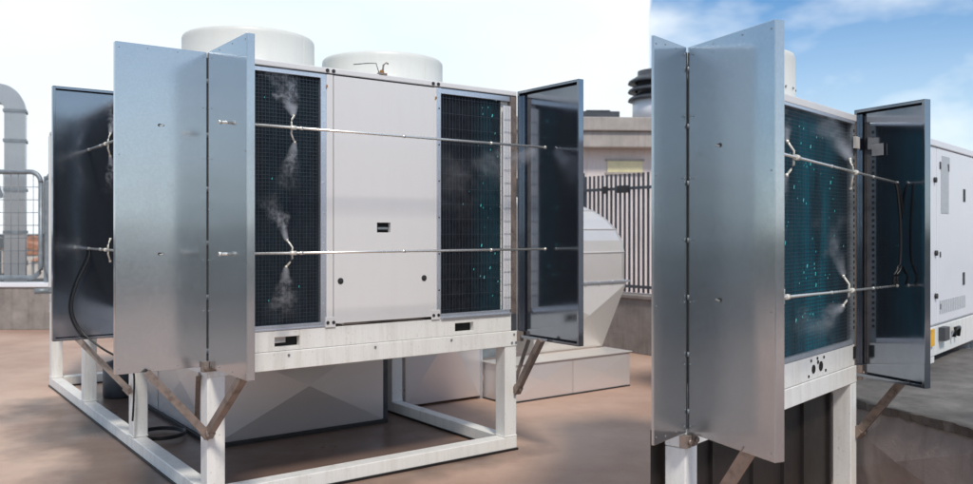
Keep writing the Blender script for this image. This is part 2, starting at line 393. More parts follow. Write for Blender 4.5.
hb=MB().box(-.035,.0,-.035,.004,.80,.86).box(.004,.045,-.03,-.004,.80,.86).disc((.026,-.03,.83),(0,-1,0),.012,.014,8).disc((-.018,-.035,.825),(0,-1,0),.01,.012,8)
hb.build('hinge_bracket',M['rust'],fr)
hb=MB().box(WU-.004,WU+.03,-.04,-.004,.80,.87).disc((WU+.015,-.04,.835),(0,-1,0),.011,.012,8); hb.build('hinge_bracket',M['rust'],fr)
hb=MB().bar((-.05,4.6,1.02),(.0,4.6,1.02),.05,.05).tube([(-.16,4.75,1.0),(.0,4.75,1.0)],.03,10); hb.build('drain_stub',M['midgrey'],fr)

# ------------------------------------------------------------------ left chiller
ch=empty('chiller','big white rooftop chiller on white legs, its coil doors opened and two fans on top','chiller',(P1.x,P1.y,.878),A1)
Z=-.878  # parts are written in absolute heights, shifted to the chiller's base
def cb(m,name,mt,parent=ch,bevel=0):
    for v in m.bm.verts: v.co.z+=Z
    return m.build(name,mt,parent,bevel)
def u_of(x,v=0):
    t=(x-CX)/F; d=Vector((math.cos(A1),math.sin(A1))); s=Vector((-math.sin(A1),math.cos(A1)))
    bx=P1.x+v*s.x; by=P1.y+v*s.y
    return (t*by-bx)/(d.x-t*d.y)
# base channel with dark slots: built from segments so that the slots are real openings
z0,z1=.878,1.0
slots=[(u_of(275),u_of(300)),(u_of(455.5),u_of(474))]
m=MB(); zs0,zs1=.902,.962; y0,y1=.004,.05
xs=[.0]+[k for s in slots for k in s]+[WU-.05]
for i in range(0,len(xs),2): m.box(xs[i],xs[i+1],y0,y1,z0,z1)
for a,b in slots: m.box(a,b,y0,y1,z0,zs0); m.box(a,b,y0,y1,zs1,z1)
cb(m,'base_channel',M['frame'],bevel=.003)
cb(MB().box(.01,WU-.01,.052,.06,z0,z1),'slot_back',M['dark'])
sb=MB().box(slots[0][0],slots[0][0]+.08,.03,.05,.925,.960); cb(sb,'slot_tag',M['tape'])
cb(MB().box(.004,.05,.06,LV-.01,z0,z1),'base_channel',M['frame'],bevel=.003)
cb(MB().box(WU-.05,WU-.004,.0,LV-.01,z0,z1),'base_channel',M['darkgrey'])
# body core and top deck
cb(MB().box(.14,WU-.02,.2,LV-.02,1.0,2.575),'cabinet_body',M['cabinet'])
cb(MB().box(0,WU,.0,LV,2.598,2.634),'top_deck',M['cabinet'],bevel=.006)
cb(MB().box(.0,WU,.004,.03,2.592,2.598),'gasket',M['seam'])
uA,uB=u_of(321),u_of(326.5); uC=u_of(334); uD=u_of(434); uE=u_of(437.2); uF=u_of(441.2); uG=u_of(503.5); uH=u_of(511)
ztop=2.592; zb=1.035
# front coil frames
cb(MB().box(.0,.03,.004,.12,1.0,ztop),'corner_trim',M['trim'],bevel=.003)
cb(MB().box(.03,uB,.004,.03,1.0,zb).box(.03,uB,.0,.012,1.004,1.014),'coil_sill',M['trim'],bevel=.002)
cb(MB().box(.03,uB,.006,.028,2.565,ztop),'coil_header',M['trim'],bevel=.002)
m=MB().box(uA,uB,.002,.04,zb,2.565)
for i in range(8): m.disc(((uA+uB)/2,.002,1.15+i*.19),(0,-1,0),.005,.004,8)
cb(m,'trim_strip',M['trim'],bevel=.002)
c1=coil_panel(ch,.03,uA,zb+Z,2.565+Z,.006,M['coil'],flakes=16)
# white middle panel
pm=MB().box(uB+.002,uC-.003,.004,.05,1.0,ztop); cb(pm,'mullion',M['cabinet'],bevel=.004)
cb(MB().box(uC-.003,uC,.02,.05,1.0,ztop),'gasket',M['seam'])
PW=uD-uC
hz0,hz1=1.6-(232.5-232)*.0065,1.6+(232-222.5)*.0065
hx0,hx1=u_of(377),u_of(390.5)
m=MB(); y0,y1=.0,.045
m.box(uC,hx0,y0,y1,1.022,2.588).box(hx1,uD,y0,y1,1.022,2.588).box(hx0,hx1,y0,y1,1.022,hz0).box(hx0,hx1,y0,y1,hz1,2.588)
o=cb(m,'access_panel',M['cabinet'])
o2=cb(MB().box(hx0,hx1,.03,.044,hz0,hz1),'recessed_latch',M['dark'],o)
cb(MB().box(hx0+.012,hx1-.012,.012,.03,hz0+.02,hz0+.035),'latch_lever',M['midgrey'],o)
for x,y in ((340.5,281),(424,278)):
    u=u_of(x); dep=P1.y+u*math.sin(A1); z=1.6-(y-HY)/F*dep
    cb(MB().disc((u,.001,z),(0,-1,0),.020,.004,16).disc((u,-.003,z),(0,-1,0),.010,.004,12),'quarter_turn_lock',M['seam'],o)
cb(MB().box(uD,uD+.003,.02,.05,1.0,ztop),'gasket',M['seam'])
cb(MB().box(uD+.003,uE,.004,.05,1.0,ztop),'mullion',M['cabinet'],bevel=.003)
for u in ((uB+uC)/2,(uD+uE)/2):
    m=MB().box(u-.035,u+.035,-.006,.002,1.0,1.065)
    cb(m,'corner_plate',M['cabinet'],bevel=.002)
    for du in (-.02,.02): cb(MB().disc((u+du,-.006,1.03),(0,-1,0),.011,.004,10),'corner_bolt',M['seam'])
    for du in (-.02,.022): cb(MB().disc((u+du,.0,2.615),(0,-1,0),.012,.006,10),'corner_bolt',M['seam'])
# second coil with its trims and white slotted strip
m=MB().box(uE,uF,.002,.04,1.0,ztop)
for i in range(6): m.disc(((uE+uF)/2,.002,1.2+i*.25),(0,-1,0),.006,.004,8,1)
cb(m,'trim_strip',[M['trim'],M['seam']],bevel=.002)
cb(MB().box(uF,WU-.06,.006,.028,2.555,ztop),'coil_header',M['trim'],bevel=.002)
cb(MB().box(uF,WU-.06,.004,.03,1.0,zb).box(uF,WU-.06,-.012,.004,1.0,1.012),'coil_sill',M['trim'],bevel=.002)
c2=coil_panel(ch,uF,uG,zb+Z,2.555+Z,.006,M['coil_half'],flakes=26,teal_x=(uG-.2,uG-.02),step=.026,hz=4)
o=cb(MB().box(uG+.002,uH,.004,.010,zb,2.52),'white_strip',M['white'])
m=MB()
for i in range(1,4): x=uG+(uH-uG)*i/4; m.box(x-.0012,x+.0012,-.001,.001,zb,2.52)
for i in range(1,16): z=zb+i*.0925; m.box(uG+.004,uH,-.0035,-.0012,z-.001,z+.001)
cb(m,'wire_guard',M['midgrey'],o)
cb(MB().box(uG,uH,.04,.06,zb,2.555),'slot_back',M['frame'])
cb(MB().box(uH,WU,.004,.1,1.0,ztop),'corner_post',M['rust'])
# left side (seen at a grazing angle) and right side
c3=MB()
cb(MB().box(-.002,.03,.125,.16,1.0,ztop),'trim_strip',M['trim'])
o=cb(MB().box(.02,.13,.16,1.74,1.02,2.57),'side_coil',M['coil'])
g=MB()
for i in range(1,72): yy=.16+i*1.58/72; g.box(.010,.0122,yy-.0011,yy+.0011,1.02,2.57)
for i in range(1,70): zz=1.02+i*1.55/70; g.box(.0075,.0098,.16,1.74,zz-.0011,zz+.0011)
cb(g,'wire_guard',M['wire'],o)
cb(MB().box(0,.13,1.74,1.82,1.0,ztop),'mullion',M['cabinet'])
for a,b in ((1.825,3.24),(3.25,4.86)):
    cb(MB().box(.0,.05,a,b,1.0,ztop),'side_panel',M['cabinet'],bevel=.003)
cb(MB().box(WU-.019,WU,.105,LV-.02,1.0,ztop),'side_panel',M['cabinet'])
cb(MB().box(-.006,.05,LV-.06,LV+.01,1.0,ztop),'corner_trim',M['frame'])
# fans
fan(ch,.715,1.2,2.634+Z,.472,.38); fan(ch,1.82,1.16,2.634+Z,.485,.338)
# lifting lug with bent wire, rust stains
lu=u_of(383); 
m=MB().bar((lu-.03,.012,2.638),(lu+.03,.012,2.638),.03,.012).tube([(lu+.005,.015,2.64),(lu+.012,.015,2.70),(lu+.03,.01,2.715),(lu+.045,.01,2.71)],.006,6); cb(m,'lifting_hook',M['rust'])
cb(MB().tube([(lu-.02,.015,2.64),(lu-.04,.02,2.705),(lu-.10,.03,2.70),(lu-.19,.05,2.685)],.003,5),'bent_wire',M['seam'])
for x,y,w in ((327,86,.012),(436.2,97.5,.012),(382,72.5,.03)):
    u=u_of(x); dep=P1.y+u*math.sin(A1); z=1.6-(y-HY)/F*dep
    cb(MB().disc((u,.0035,z),(0,-1,0),w*.6,.003,9).disc((u-.004,.0035,z-w),(0,-1,0),w*.4,.003,7),'rust_spot',M['rustspot'])
# doors
DZ0,DZ1=.828+Z,2.632+Z
gm=[M['galv'],M['midgrey']]
HB=[(2.194+Z),(1.478+Z)]
dA=door(ch,(-.004,-.006,0),PI,.492,DZ0,DZ1,-1,gm,holes=[(.262,h) for h in HB])
dB=door(ch,(.002,-.006,0),-PI/2,.605,DZ0,DZ1,1,gm)
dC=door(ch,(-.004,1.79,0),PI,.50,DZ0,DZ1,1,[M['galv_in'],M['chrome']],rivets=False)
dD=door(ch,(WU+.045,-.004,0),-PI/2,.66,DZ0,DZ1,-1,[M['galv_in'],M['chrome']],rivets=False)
# hinge pins up the corner seam
for i in range(6): cb(MB().tube([(-.001,-.007,.9+i*.31),(-.001,-.008,.93+i*.31)],.003,8),'hinge_barrel',M['midgrey'])
cb(MB().box(-.003,.004,-.004,.003,.84,2.60),'gasket',M['seam'])  # strip added to close the bright gap at the door corner
for x in (WU-.05,WU-.012,.15): MB().disc((x,-.002,.79),(0,-1,0),.009,.007,8).build('bolt',M['midgrey'],fr)
for x in (WU-.03,.06,.5,1.1,1.7): MB().disc((x,-.002,.85),(0,-1,0),.008,.006,8).build('bolt',M['midgrey'],fr)
# spray bars
un=lambda x,v: u_of(x,v)
bz=[2.196+Z,1.480+Z]; VB=-.325
T1=[]
for k,z in enumerate(bz):
    _,t=spray_bar(ch,(-.045,VB,z),(WU+.0,VB,z),[(u_of(293,VB)+.045,1 if k==0 else -1)],(0,1,0),1.0,3); T1+=t
T2=[]
for k,z in enumerate(bz):
    _,t=spray_bar(ch,(-.262,.012,z),(-.262,1.775,z),[(1.26,1),(.55,1)],(1,0,0),1.0,3); T2.append(t)
def wpt(root,p): 
    r=Matrix.Translation(root.location)@Matrix.Rotation(root.rotation_euler.z,4,'Z'); return r@Vector(p)
def wdir(root,d): return Matrix.Rotation(root.rotation_euler.z,3,'Z')@Vector(d)
mist(wpt(ch,T1[0][0]),wdir(ch,(-.10,.30,1)),.34,5,'white mist plume rising from the upper nozzle before the left front coil')
mist(wpt(ch,T1[0][1]),wdir(ch,(-.06,.30,-1)),.30,4,'thin mist plume sinking from the upper nozzle before the left front coil')
mist(wpt(ch,T1[1][0]),wdir(ch,(-.35,.25,1)),.30,5,'mist plume drifting up and left from the lower nozzle before the left front coil')
mist(wpt(ch,T1[1][1]),wdir(ch,(.03,.30,-1)),.34,4,'mist plume falling from the lower nozzle before the left front coil')
mist(wpt(ch,T2[0][0][0]),wdir(ch,(.15,.05,1)),.26,4,'faint mist rising from the upper nozzle beside the far left door')
mist(wpt(ch,T2[0][0][1]),wdir(ch,(.15,.05,-1)),.26,3,'faint mist sinking from the upper nozzle beside the far left door')
mist(wpt(ch,(WU-.05,VB+.05,2.19+Z)),wdir(ch,(-1,.36,-.42)),.95,1.3,'wide diagonal mist streak across the right front coil',5)
# hose at the far left door
hp=[(-.262,1.70,1.475),(-.275,1.69,1.40),(-.35,1.70,1.22),(-.38,1.70,1.05),(-.33,1.66,.90),(-.22,1.60,.78),(-.08,1.55,.68),(-.02,1.52,.60),(-.022,1.5,.42),(-.03,1.5,.25)]
def smooth_path(pts,n=6):
    pts=[Vector(p) for p in pts]; out=[]
    for i in range(len(pts)-1):
        a=pts[max(i-1,0)]; b=pts[i]; c=pts[i+1]; d=pts[min(i+2,len(pts)-1)]
        for k in range(n):
            t=k/n; out.append(.5*((2*b)+(c-a)*t+(2*a-5*b+4*c-d)*t*t+(3*b-a-3*c+d)*t*t*t))
    return out+[pts[-1]]
def hose(root,pts,r,label,name='water_hose',absz=True):
    m=MB().tube([wpt(root,(p[0],p[1],p[2]-(root.location.z if absz else 0))) for p in smooth_path(pts)],r,8)
    return tag(m.build(name,M['rubber']),label,'hose')
hose(ch,[(a,b+(.04 if i<5 else 0),c) for i,(a,b,c) in enumerate(hp)],.0075,'black hose looping down from the spray bar by the far left door')
hose(ch,[(.30+.17*math.cos(a),1.95+.2*math.sin(a),.02+a*.002) for a in [i*.5 for i in range(26)]],.009,'coiled black hose lying on the roof inside the left side frame')
tag(MB().lathe([(.001,0),(.14,0),(.15,.02),(.15,.30),(.12,.34),(.05,.36),(.05,.40),(.001,.40)],n=24).build('plastic_drum',M['darkgrey'],loc=wpt(fr,(.45,3.9,0))),'dark drum standing under the chiller at its far left end','drum')

# ------------------------------------------------------------------ ducts under and beside the left chiller (same local axes)
def crossed(m, x0,x1,z0,z1,y,depth=.02,axis='y',sign=-1,mi=0):
    """cross-broken sheet: four facets meeting at a raised centre"""
    cx,cz=(x0+x1)/2,(z0+z1)/2
    def P(a,c,b): return (a,b,c) if axis=='y' else (b,a,c)
    vs=[P(x0,z0,y),P(x1,z0,y),P(x1,z1,y),P(x0,z1,y),P(cx,cz,y+sign*depth)]
    m._faces(vs,[(0,1,4),(1,2,4),(2,3,4),(3,0,4)],mi)
d1=empty('plenum_duct','grey cross-broken duct box standing under the chiller','duct',P1,A1)
m=MB().box(.53,1.94,1.37,4.4,.03,.758); m.build('duct_body',M['duct'],d1)
m=MB()
crossed(m,.53,1.94,.034,.755,1.364,.075)
for a,b in ((1.40,2.85),(2.87,4.38)): crossed(m,a,b,.034,.755,.526,.03,'x')
m.build('cross_broken_sheet',M['duct'],d1)
MB().box(.5,1.97,1.34,4.43,.0,.03).build('duct_skid',M['seam'],d1)
MB().box(1.965,2.005,1.40,1.45,.0,.76).build('duct_flange',M['darkgrey'],d1)
m=MB().bar((1.28,1.33,.735),(1.5,1.33,.735),.02,.02); m.build('duct_handle',M['midgrey'],d1)
d2=empty('branch_duct','pale cross-broken duct between the right chiller leg and the low floor duct','duct',P1,A1)
MB().box(2.36,3.19,1.70,2.9,.03,1.25).build('duct_body',M['duct_bright'],d2)
m=MB(); crossed(m,2.36,3.19,.033,1.247,1.696,.09); m.build('cross_broken_sheet',M['duct'],d2)
m=MB(); m.box(3.19,3.22,1.69,2.9,.0,1.26); m.build('duct_flange',M['trim'],d2)
m=MB(); m.box(3.225,3.6,1.78,2.8,.372,.80).tube([(3.225,1.75,.72),(3.5,1.75,.72)],.03,10); m.build('duct_collar',M['midgrey'],d2)
d3=empty('floor_duct','low flat duct box with a pale top lying on the roof beside the chiller','duct',P1,A1)
m=MB().box(3.24,4.86,1.33,1.71,.012,.35); m.build('duct_body',M['duct'],d3,bevel=.004)
m=MB(); crossed(m,3.25,4.05,.014,.345,1.326,.02); crossed(m,4.06,4.85,.014,.345,1.326,.012); m.build('cross_broken_sheet',M['duct'],d3)
m=MB().box(3.22,4.88,1.31,1.715,.352,.362); m.build('duct_lid',M['duct_bright'],d3,bevel=.002)
MB().box(3.23,4.85,1.315,1.7,.0,.012).build('duct_skid',M['seam'],d3)
d4=empty('elbow_duct','tall silver duct with a round-shouldered elbow rising behind the low floor duct','duct',P1,A1)
def arc(cx,cz,r0,r1,a0,a1,n): return [(cx+r0*math.cos(a0+(a1-a0)*i/n),cz+r1*math.sin(a0+(a1-a0)*i/n)) for i in range(n+1)]
m=MB(); NG=7; secs=[(1.07,5.25,1.73),(1.38,5.255,1.73)]
for i in range(1,NG+1):
    t=i/NG*math.radians(86); secs.append((1.38+.60*math.sin(t),4.50+.755*math.cos(t),1.73+.62*(1-math.cos(t))))
vs_=[]
for z,u,y in secs: vs_+=[(3.9,y,z),(u-.10,y,z),(u,y+.06,z),(u,2.75,z),(3.9,2.75,z)]
idx=[]
for i in range(len(secs)-1):
    for k in range(5): idx.append((i*5+k,i*5+(k+1)%5,i*5+5+(k+1)%5,i*5+5+k))
idx.append(tuple(range(5))[::-1]); idx.append(tuple(range(len(vs_)-5,len(vs_))))
m._faces(vs_,idx); o=m.build('elbow',M['duct_bright'],d4)
m=MB()
for z,u,y in secs[1:-1:2]: m.tube([(3.9,y-.003,z),(u-.10,y-.003,z),(u+.002,y+.06,z),(u+.002,2.7,z)],.008,6)
m.build('gore_seam',M['duct_bright'],o)
prof2=[(3.9,.364),(4.86,.364),(5.24,1.05),(3.9,1.05)]
MB().prism(prof2,1.74,2.69,'y').build('tapered_boot',M['duct_bright'],d4)
m=MB().box(3.9,5.27,1.715,2.72,1.051,1.069)
for i in range(7): m.disc((4.0+i*.2,1.715,1.06),(0,-1,0),.012,.012,6)
m.build('flange',M['trim'],d4)
crossed_m=MB(); crossed_m._faces([(3.9,1.738,.366),(4.855,1.738,.366),(5.225,1.738,1.03),(3.9,1.738,1.03),(4.6,1.66,.72)],[(0,1,4),(1,2,4),(2,3,4),(3,0,4)]); crossed_m.build('cross_broken_sheet',M['duct_bright'],d4)

# ------------------------------------------------------------------ right parapet with railing, beige building
pa=Vector((1.894,11.3,0)); dirp=Vector((math.cos(A1+PI/2),math.sin(A1+PI/2),0))
rzp=A1+PI/2
pr=empty('parapet_wall','weathered concrete parapet under the dark bar railing','wall',pa,rzp)
MB().box(-2.2,7.5,-.28,0,0,.72).build('wall_body',M['concrete'],pr,bevel=.01); MB().box(-2.2,7.5,-.31,.03,.72,.77).build('coping',M['concrete'],pr,bevel=.008)
rl=empty('bar_railing','dark upright bar railing on the concrete parapet','railing',(pa.x,pa.y,.77),rzp)
m=MB()
for i in range(100):
    x=-2.0+i*.085
    if x>6.4: break
    m.box(x-.012,x+.012,-.15,-.126,.02,1.62)
b=m.build('bar_run',M['darkgrey'],rl); 
for z in (.1,1.42): MB().box(-2.1,6.5,-.123,-.113,z-.02,z+.02).build('rail',M['darkgrey'],rl)
for x in (-.38,1.1,2.6,4.1,5.6,-1.9): MB().box(x-.04,x+.04,-.20,-.152,0,1.68).build('railing_post',M['darkgrey'],rl)
for a,b in ((.12,.30),(.5,.6)): MB().box(a,b,-.112,-.08,1.36,1.46).build('latch',M['seam'],rl)
bl=empty('beige_building','beige flat-roofed building behind the bar railing with a concrete cornice','building',(2.0,16.2,0),math.radians(3))
MB().box(-4,4.2,0,6,0,3.18).build('wall',M['plaster'],bl)
MB().box(-4.1,4.3,-.35,6.1,3.18,3.48).build('cornice',M['cornice'],bl,bevel=.02)
o=MB().box(-4.15,4.35,-.42,6.1,3.483,3.74).build('roof_slab',M['cornice'],bl,bevel=.02)
MB().box(-.4,.48,-.3,.9,3.745,3.86).box(-.15,.3,-.31,.5,3.86,3.88).build('roof_hatch',M['darkgrey'],o)
w=MB().box(.3,.98,-.03,.0,2.74,2.95).build('window',M['glass_y'],bl); MB().box(.26,1.02,-.035,-.002,2.70,2.738).box(.26,1.02,-.035,-.002,2.952,2.99).build('window_frame',M['cornice'],w)
c=MB().lathe([(.001,0),(.50,0),(.50,.46),(.001,.46)],(1.39,.4,3.745),32).build('chimney',M['white'],bl)
m=MB()
for k in range(3): m.lathe([(.45,.44+k*.17),(.59,.42+k*.17),(.57,.47+k*.17),(.42,.56+k*.17),(.30,.575+k*.17)],(1.39,.4,3.745),32)
m.lathe([(.001,.44),(.40,.44),(.40,1.0),(.001,1.0)],(1.39,.4,3.745),32)
m.build('louvred_cowl',M['darkgrey'],c)

# ------------------------------------------------------------------ left background: parapet, mesh fence, goose-neck duct, town
lp=empty('boundary_wall','low stained concrete wall with pale coping under the wire mesh fence','wall',(-9,13.9,0))
MB().box(-5,7,0,.25,0,.70).build('wall_body',M['concrete'],lp,bevel=.01); MB().box(-5,7,-.03,.28,.70,.77).build('coping',M['white'],lp,bevel=.008)
mf=empty('mesh_fence','wire mesh fence in rounded grey tube frames on the low left wall','fence',(-9,14.0,.77))
def rrect(x0,x1,z0,z1,r):
    pts=[]
    for cx,cz,a in ((x1-r,z1-r,0),(x0+r,z1-r,PI/2),(x0+r,z0+r,PI),(x1-r,z0+r,1.5*PI)):
        pts+=[(cx+r*math.cos(a+i*PI/12),0,cz+r*math.sin(a+i*PI/12)) for i in range(7)]
    return pts+[pts[0]]
for a,b in ((-3.9,-1.2),(-1.05,1.66),(1.76,4.4)):
    o=MB().tube(rrect(a,b,.08,1.82,.18),.04,8).build('frame_tube',M['midgrey'],mf)
    g=MB()
    n=int((b-a)/.12)
    for i in range(1,n): x=a+i*(b-a)/n; g.tube([(x,0,.10),(x,0,1.80)],.006,4)
    for i in range(1,8): g.tube([(a+.03,.012,.1+i*.21),(b-.03,.012,.1+i*.21)],.006,4)
    g.build('wire_mesh',M['midgrey'],o)
for x in (-1.12,1.71): MB().box(x-.03,x+.03,.05,.11,0,1.75).build('fence_post',M['midgrey'],mf)
gd=empty('gooseneck_duct','silver goose-neck ventilation duct behind the mesh fence at the left edge','duct',(-8.42,15.2,0),math.radians(24))
xr=.165
MB().box(-xr,xr,-.165,.165,0,3.75).build('riser',M['galv_pipe'],gd)
cx_=-.25
outp=[(cx_+(.25+xr)*math.cos(i*PI/24),3.752+.46*math.sin(i*PI/24)) for i in range(13)]; inp=[(cx_+(.25-xr)*math.cos(i*PI/24),3.752+.13*math.sin(i*PI/24)) for i in range(12,-1,-1)]
MB().prism(outp+inp,-.165,.165,'y').build('elbow',M['galv_pipe'],gd)
MB().box(-2.2,cx_-.003,-.165,.165,3.885,4.21).build('branch',M['galv_pipe'],gd)
for z in (3.75,3.22,2.35,1.6): MB().box(-xr-.02,xr+.02,-.19,.19,z-.025,z+.025).build('flange',M['midgrey'],gd)
MB().bar((-.2,-.2,2.2),(-.75,-.2,3.9),.08,.08).build('stay',M['midgrey'],gd)
hs=[(-152,285,16,9,8,'pale house with a terracotta roof far beyond the mesh fence, nearest the left edge'),(-141,270,11,8,6.5,'small pale house far beyond the mesh fence beside the duct'),(-160,300,14,10,10,'taller pale block far beyond the fence'),(-131,255,9,8,5,'low house with an orange roof far behind the fence post')]
for i,(x,y,w,d,h,lab) in enumerate(hs):
    e=empty('house',lab,'house',(x,y,-12),.2*i,'houses of the far town')
    MB().box(-w/2,w/2,-d/2,d/2,0,h).build('wall',M['house'],e)
    MB().prism([(-w/2-.4,h),(w/2+.4,h),(0,h+2.4)],-d/2-.4,d/2+.4,'y').build('roof',M['roof_tile'],e)
    for k in range(3):
        MB().box(-w/2+w*(k+.5)/3-.6,-w/2+w*(k+.5)/3+.6,-d/2-.06,-d/2,h*.5,h*.5+1.5).build('window',M['window'],e)

# ------------------------------------------------------------------ RIGHT unit, nearer to the camera
K=.9; A2=math.atan2(.7483,.6634); P2=Vector((.934*K,3.98*K,0))
def zz(z): return EYE+(z-EYE)*K
W2=2.375*K
f2=empty('support_frame','white steel legs and beam under the nearer chiller on the right, skirted with brown sheets','support frame',P2,A2)
q=.085
def post2(x0,x1,y0,y1): return MB().box(x0,x1,y0,y1,0,zz(.583)).build('post',M['frame'],f2,bevel=.004)
post2(.0,.105,.003,.10); post2(W2-.10,W2,.003,.11)
post2(W2-.10,W2,.80,.85)
MB().box(-.002,W2+.002,0,.1,zz(.586),zz(.70)).build('top_beam',M['frame'],f2,bevel=.004)
MB().box(W2-.1,W2,.103,.85,zz(.588),zz(.698)).build('top_beam',M['frame'],f2,bevel=.004)
xs=[-.06*K,.5,.98,1.34,1.66,W2-.101]  # dark sheets: brown panels, and at the left deep shade made solid
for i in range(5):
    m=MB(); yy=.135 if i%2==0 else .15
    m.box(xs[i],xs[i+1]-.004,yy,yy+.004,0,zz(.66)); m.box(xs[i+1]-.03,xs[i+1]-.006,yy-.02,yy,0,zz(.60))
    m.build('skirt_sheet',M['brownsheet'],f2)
def w2loc(X,Y):  # world (unscaled fit coordinates) -> local of the right unit
    r=Vector((X*K-P2.x,Y*K-P2.y)); return (r.x*math.cos(A2)+r.y*math.sin(A2), -r.x*math.sin(A2)+r.y*math.cos(A2))
# unit
c2e=empty('chiller','nearer chiller on the right with one broad teal coil between swung-out metal doors','chiller',(P2.x,P2.y,zz(.70)),A2)
Z2=-zz(.70)
def cc(m,name,mt,parent=None,bevel=0):
    for v in m.bm.verts: v.co.z+=Z2
    return m.build(name,mt,parent or c2e,bevel)
foot=[(0,0),(W2,0),(W2,.95*K),(1.56*K,.95*K)]
inner=[(.12,.13),(W2-.02,.13),(W2-.02,.93*K),(1.57*K,.93*K)]
cc(MB().prism(foot,zz(2.345),zz(2.39)),'top_deck',M['cabinet'],bevel=.004)
cc(MB().prism(inner,zz(.72),zz(2.344)),'cabinet_body',M['cabinet'])
# base channel with holes
hu=[1.365*K,1.475*K]
cc(MB().box(0,W2-.03,.004,.04,zz(.703),zz(.845)),'base_channel',M['frame'],bevel=.003)
for x,z,r in ((1.60,.765,.024),(1.72,.77,.027),(1.672,.80,.011)): cc(MB().disc((x*K,.0035,zz(z)),(0,-1,0),r,.003,16),'cable_hole',M['dark'])
for x,z in ((1.52,.73),(1.80,.735),(1.56,.82),(1.66,.825),(1.77,.82)): cc(MB().disc((x*K,.0035,zz(z)),(0,-1,0),.008,.004,8),'bolt',M['dark'])
cc(MB().box(W2-.06,W2-.028,-.004,.0035,zz(.75),zz(.83)),'bracket_plate',M['dark'])
cc(MB().box(.02,W2-.07,.0,.03,zz(.848),zz(.875)),'coil_sill',M['trim'],bevel=.002)
cc(MB().box(.02,W2-.01,.0,.03,zz(2.325),zz(2.344)),'coil_header',M['trim'],bevel=.002)
m=MB().box(W2-.07,W2-.035,.002,.05,zz(.85),zz(2.344))
for i in range(34): m.box(W2-.060,W2-.047,-.0012,.0018,zz(.95)+i*.036,zz(.95)+i*.036+.017,1)
cc(m,'slotted_post',[M['midgrey'],M['dark']])
cc(MB().box(W2-.034,W2,.0,.12,zz(.705),zz(2.344)),'corner_post',M['rust'])
coil_panel(c2e,.02,W2-.07,zz(.875)+Z2,zz(2.325)+Z2,.004,M['coil_teal'],step=.02,flakes=60,teal_x=(1.25*K,2.05*K))
fan(c2e,1.56*K,.53*K,zz(2.39)+Z2,.40*K,.325*K)
# doors
D2Z0,D2Z1=zz(.663)+Z2,zz(2.463)+Z2
def ang_of(dx,dy): return math.atan2(dy,dx)-A2
dE=door(c2e,(-.004,-.004,0),ang_of(-.633,-.774),.339*K-.022,D2Z0,D2Z1,-1,gm,lip=.012)
dF=door(c2e,(.003,-.006,0),ang_of(.397,-.918),.577*K,D2Z0,D2Z1,1,gm,holes=[(.235*K,zz(1.985)+Z2),(.235*K,zz(1.30)+Z2)])
gz0,gz1=zz(.628)+Z2,zz(2.425)+Z2
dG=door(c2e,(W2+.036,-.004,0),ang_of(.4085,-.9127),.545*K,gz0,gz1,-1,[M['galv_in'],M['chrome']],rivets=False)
for i in range(7): cc(MB().tube([(-.001,-.01,zz(.75)+i*.24),(-.001,-.01,zz(.75)+i*.24+.02)],.003,8),'hinge_barrel',M['midgrey'])
m=MB().box(-.05,-.006,-.03,.004,zz(.60),zz(.655)).box(.004,.05,-.03,-.002,zz(.60),zz(.655)).disc((.03,-.03,zz(.63)),(0,-1,0),.011,.012,8).disc((-.03,-.03,zz(.63)),(0,-1,0),.011,.012,8)
m.build('hinge_bracket',M['rust'],f2)
cc(MB().box(-.006,.006,-.003,.004,zz(.68),zz(2.44)),'gasket',M['seam'])  # strip added behind the hinge gap to keep light from showing through
# braces
gd_=Vector((math.cos(ang_of(.4085,-.9127)),math.sin(ang_of(.4085,-.9127)),0))
b0=Vector((W2+.0,-.012,zz(.25))); b1=Vector((W2+.02,0,zz(.64)))+gd_*.35*K; brace(f2,b0,b1,(1,0,0),.045)
b0=Vector((.03,-.012,zz(.15))); b1=Vector((.03,0,zz(.68)))+gd_*.42*K; brace(f2,b0,b1,(1,0,0),.045)
MB().box(W2-.002,W2+.02,-.03,.02,zz(.60),zz(.70)).disc((W2+.012,-.03,zz(.65)),(0,-1,0),.01,.01,8).build('hinge_bracket',M['rust'],f2)
# spray bars
v2=-.296*K
TR=[]
for k,(za,zb_) in enumerate(((1.992,1.915),(1.295,1.255))):
    p=(-.115*K,v2,zz(za)+Z2); qq=(2.235*K,v2,zz(zb_)+Z2)
    nz=[((.581 if k==0 else .456)*K+.115*K,-1),((1.447 if k==0 else 1.38)*K+.115*K,1 if k==0 else -1)]
    _,t=spray_bar(c2e,p,qq,nz,(0,1,0),.8,3); TR.append(t)
o=cc(MB().box(W2-.08,W2-.01,-.02,-.004,zz(2.16),zz(2.24)),'tape_patch',M['tape'])
m=MB(); pz=(W2+.02)*1.0
gq=Vector((W2+.028,-.004,0))+gd_*.10
m.bar(gq+Vector((-.012,0,zz(2.145))),gq+Vector((-.012,0,zz(2.145)))+gd_*.08,.004,.07); cc(m,'tape_patch',M['tape'])
mist(wpt(c2e,TR[0][0][0]),wdir(c2e,(.25,.35,1)),.30,1.6,'mist rising from the upper left nozzle of the nearer chiller')
mist(wpt(c2e,TR[0][1][0]),wdir(c2e,(-.75,.25,.8)),.55,1.8,'broad mist drifting up from the upper right nozzle of the nearer chiller',3)
mist(wpt(c2e,TR[0][0][1]),wdir(c2e,(-.1,.35,-1)),.35,1.6,'mist sinking from the upper left nozzle of the nearer chiller')
mist(wpt(c2e,TR[1][0][0]),wdir(c2e,(.1,.35,1)),.32,1.6,'mist rising from the lower left nozzle of the nearer chiller')
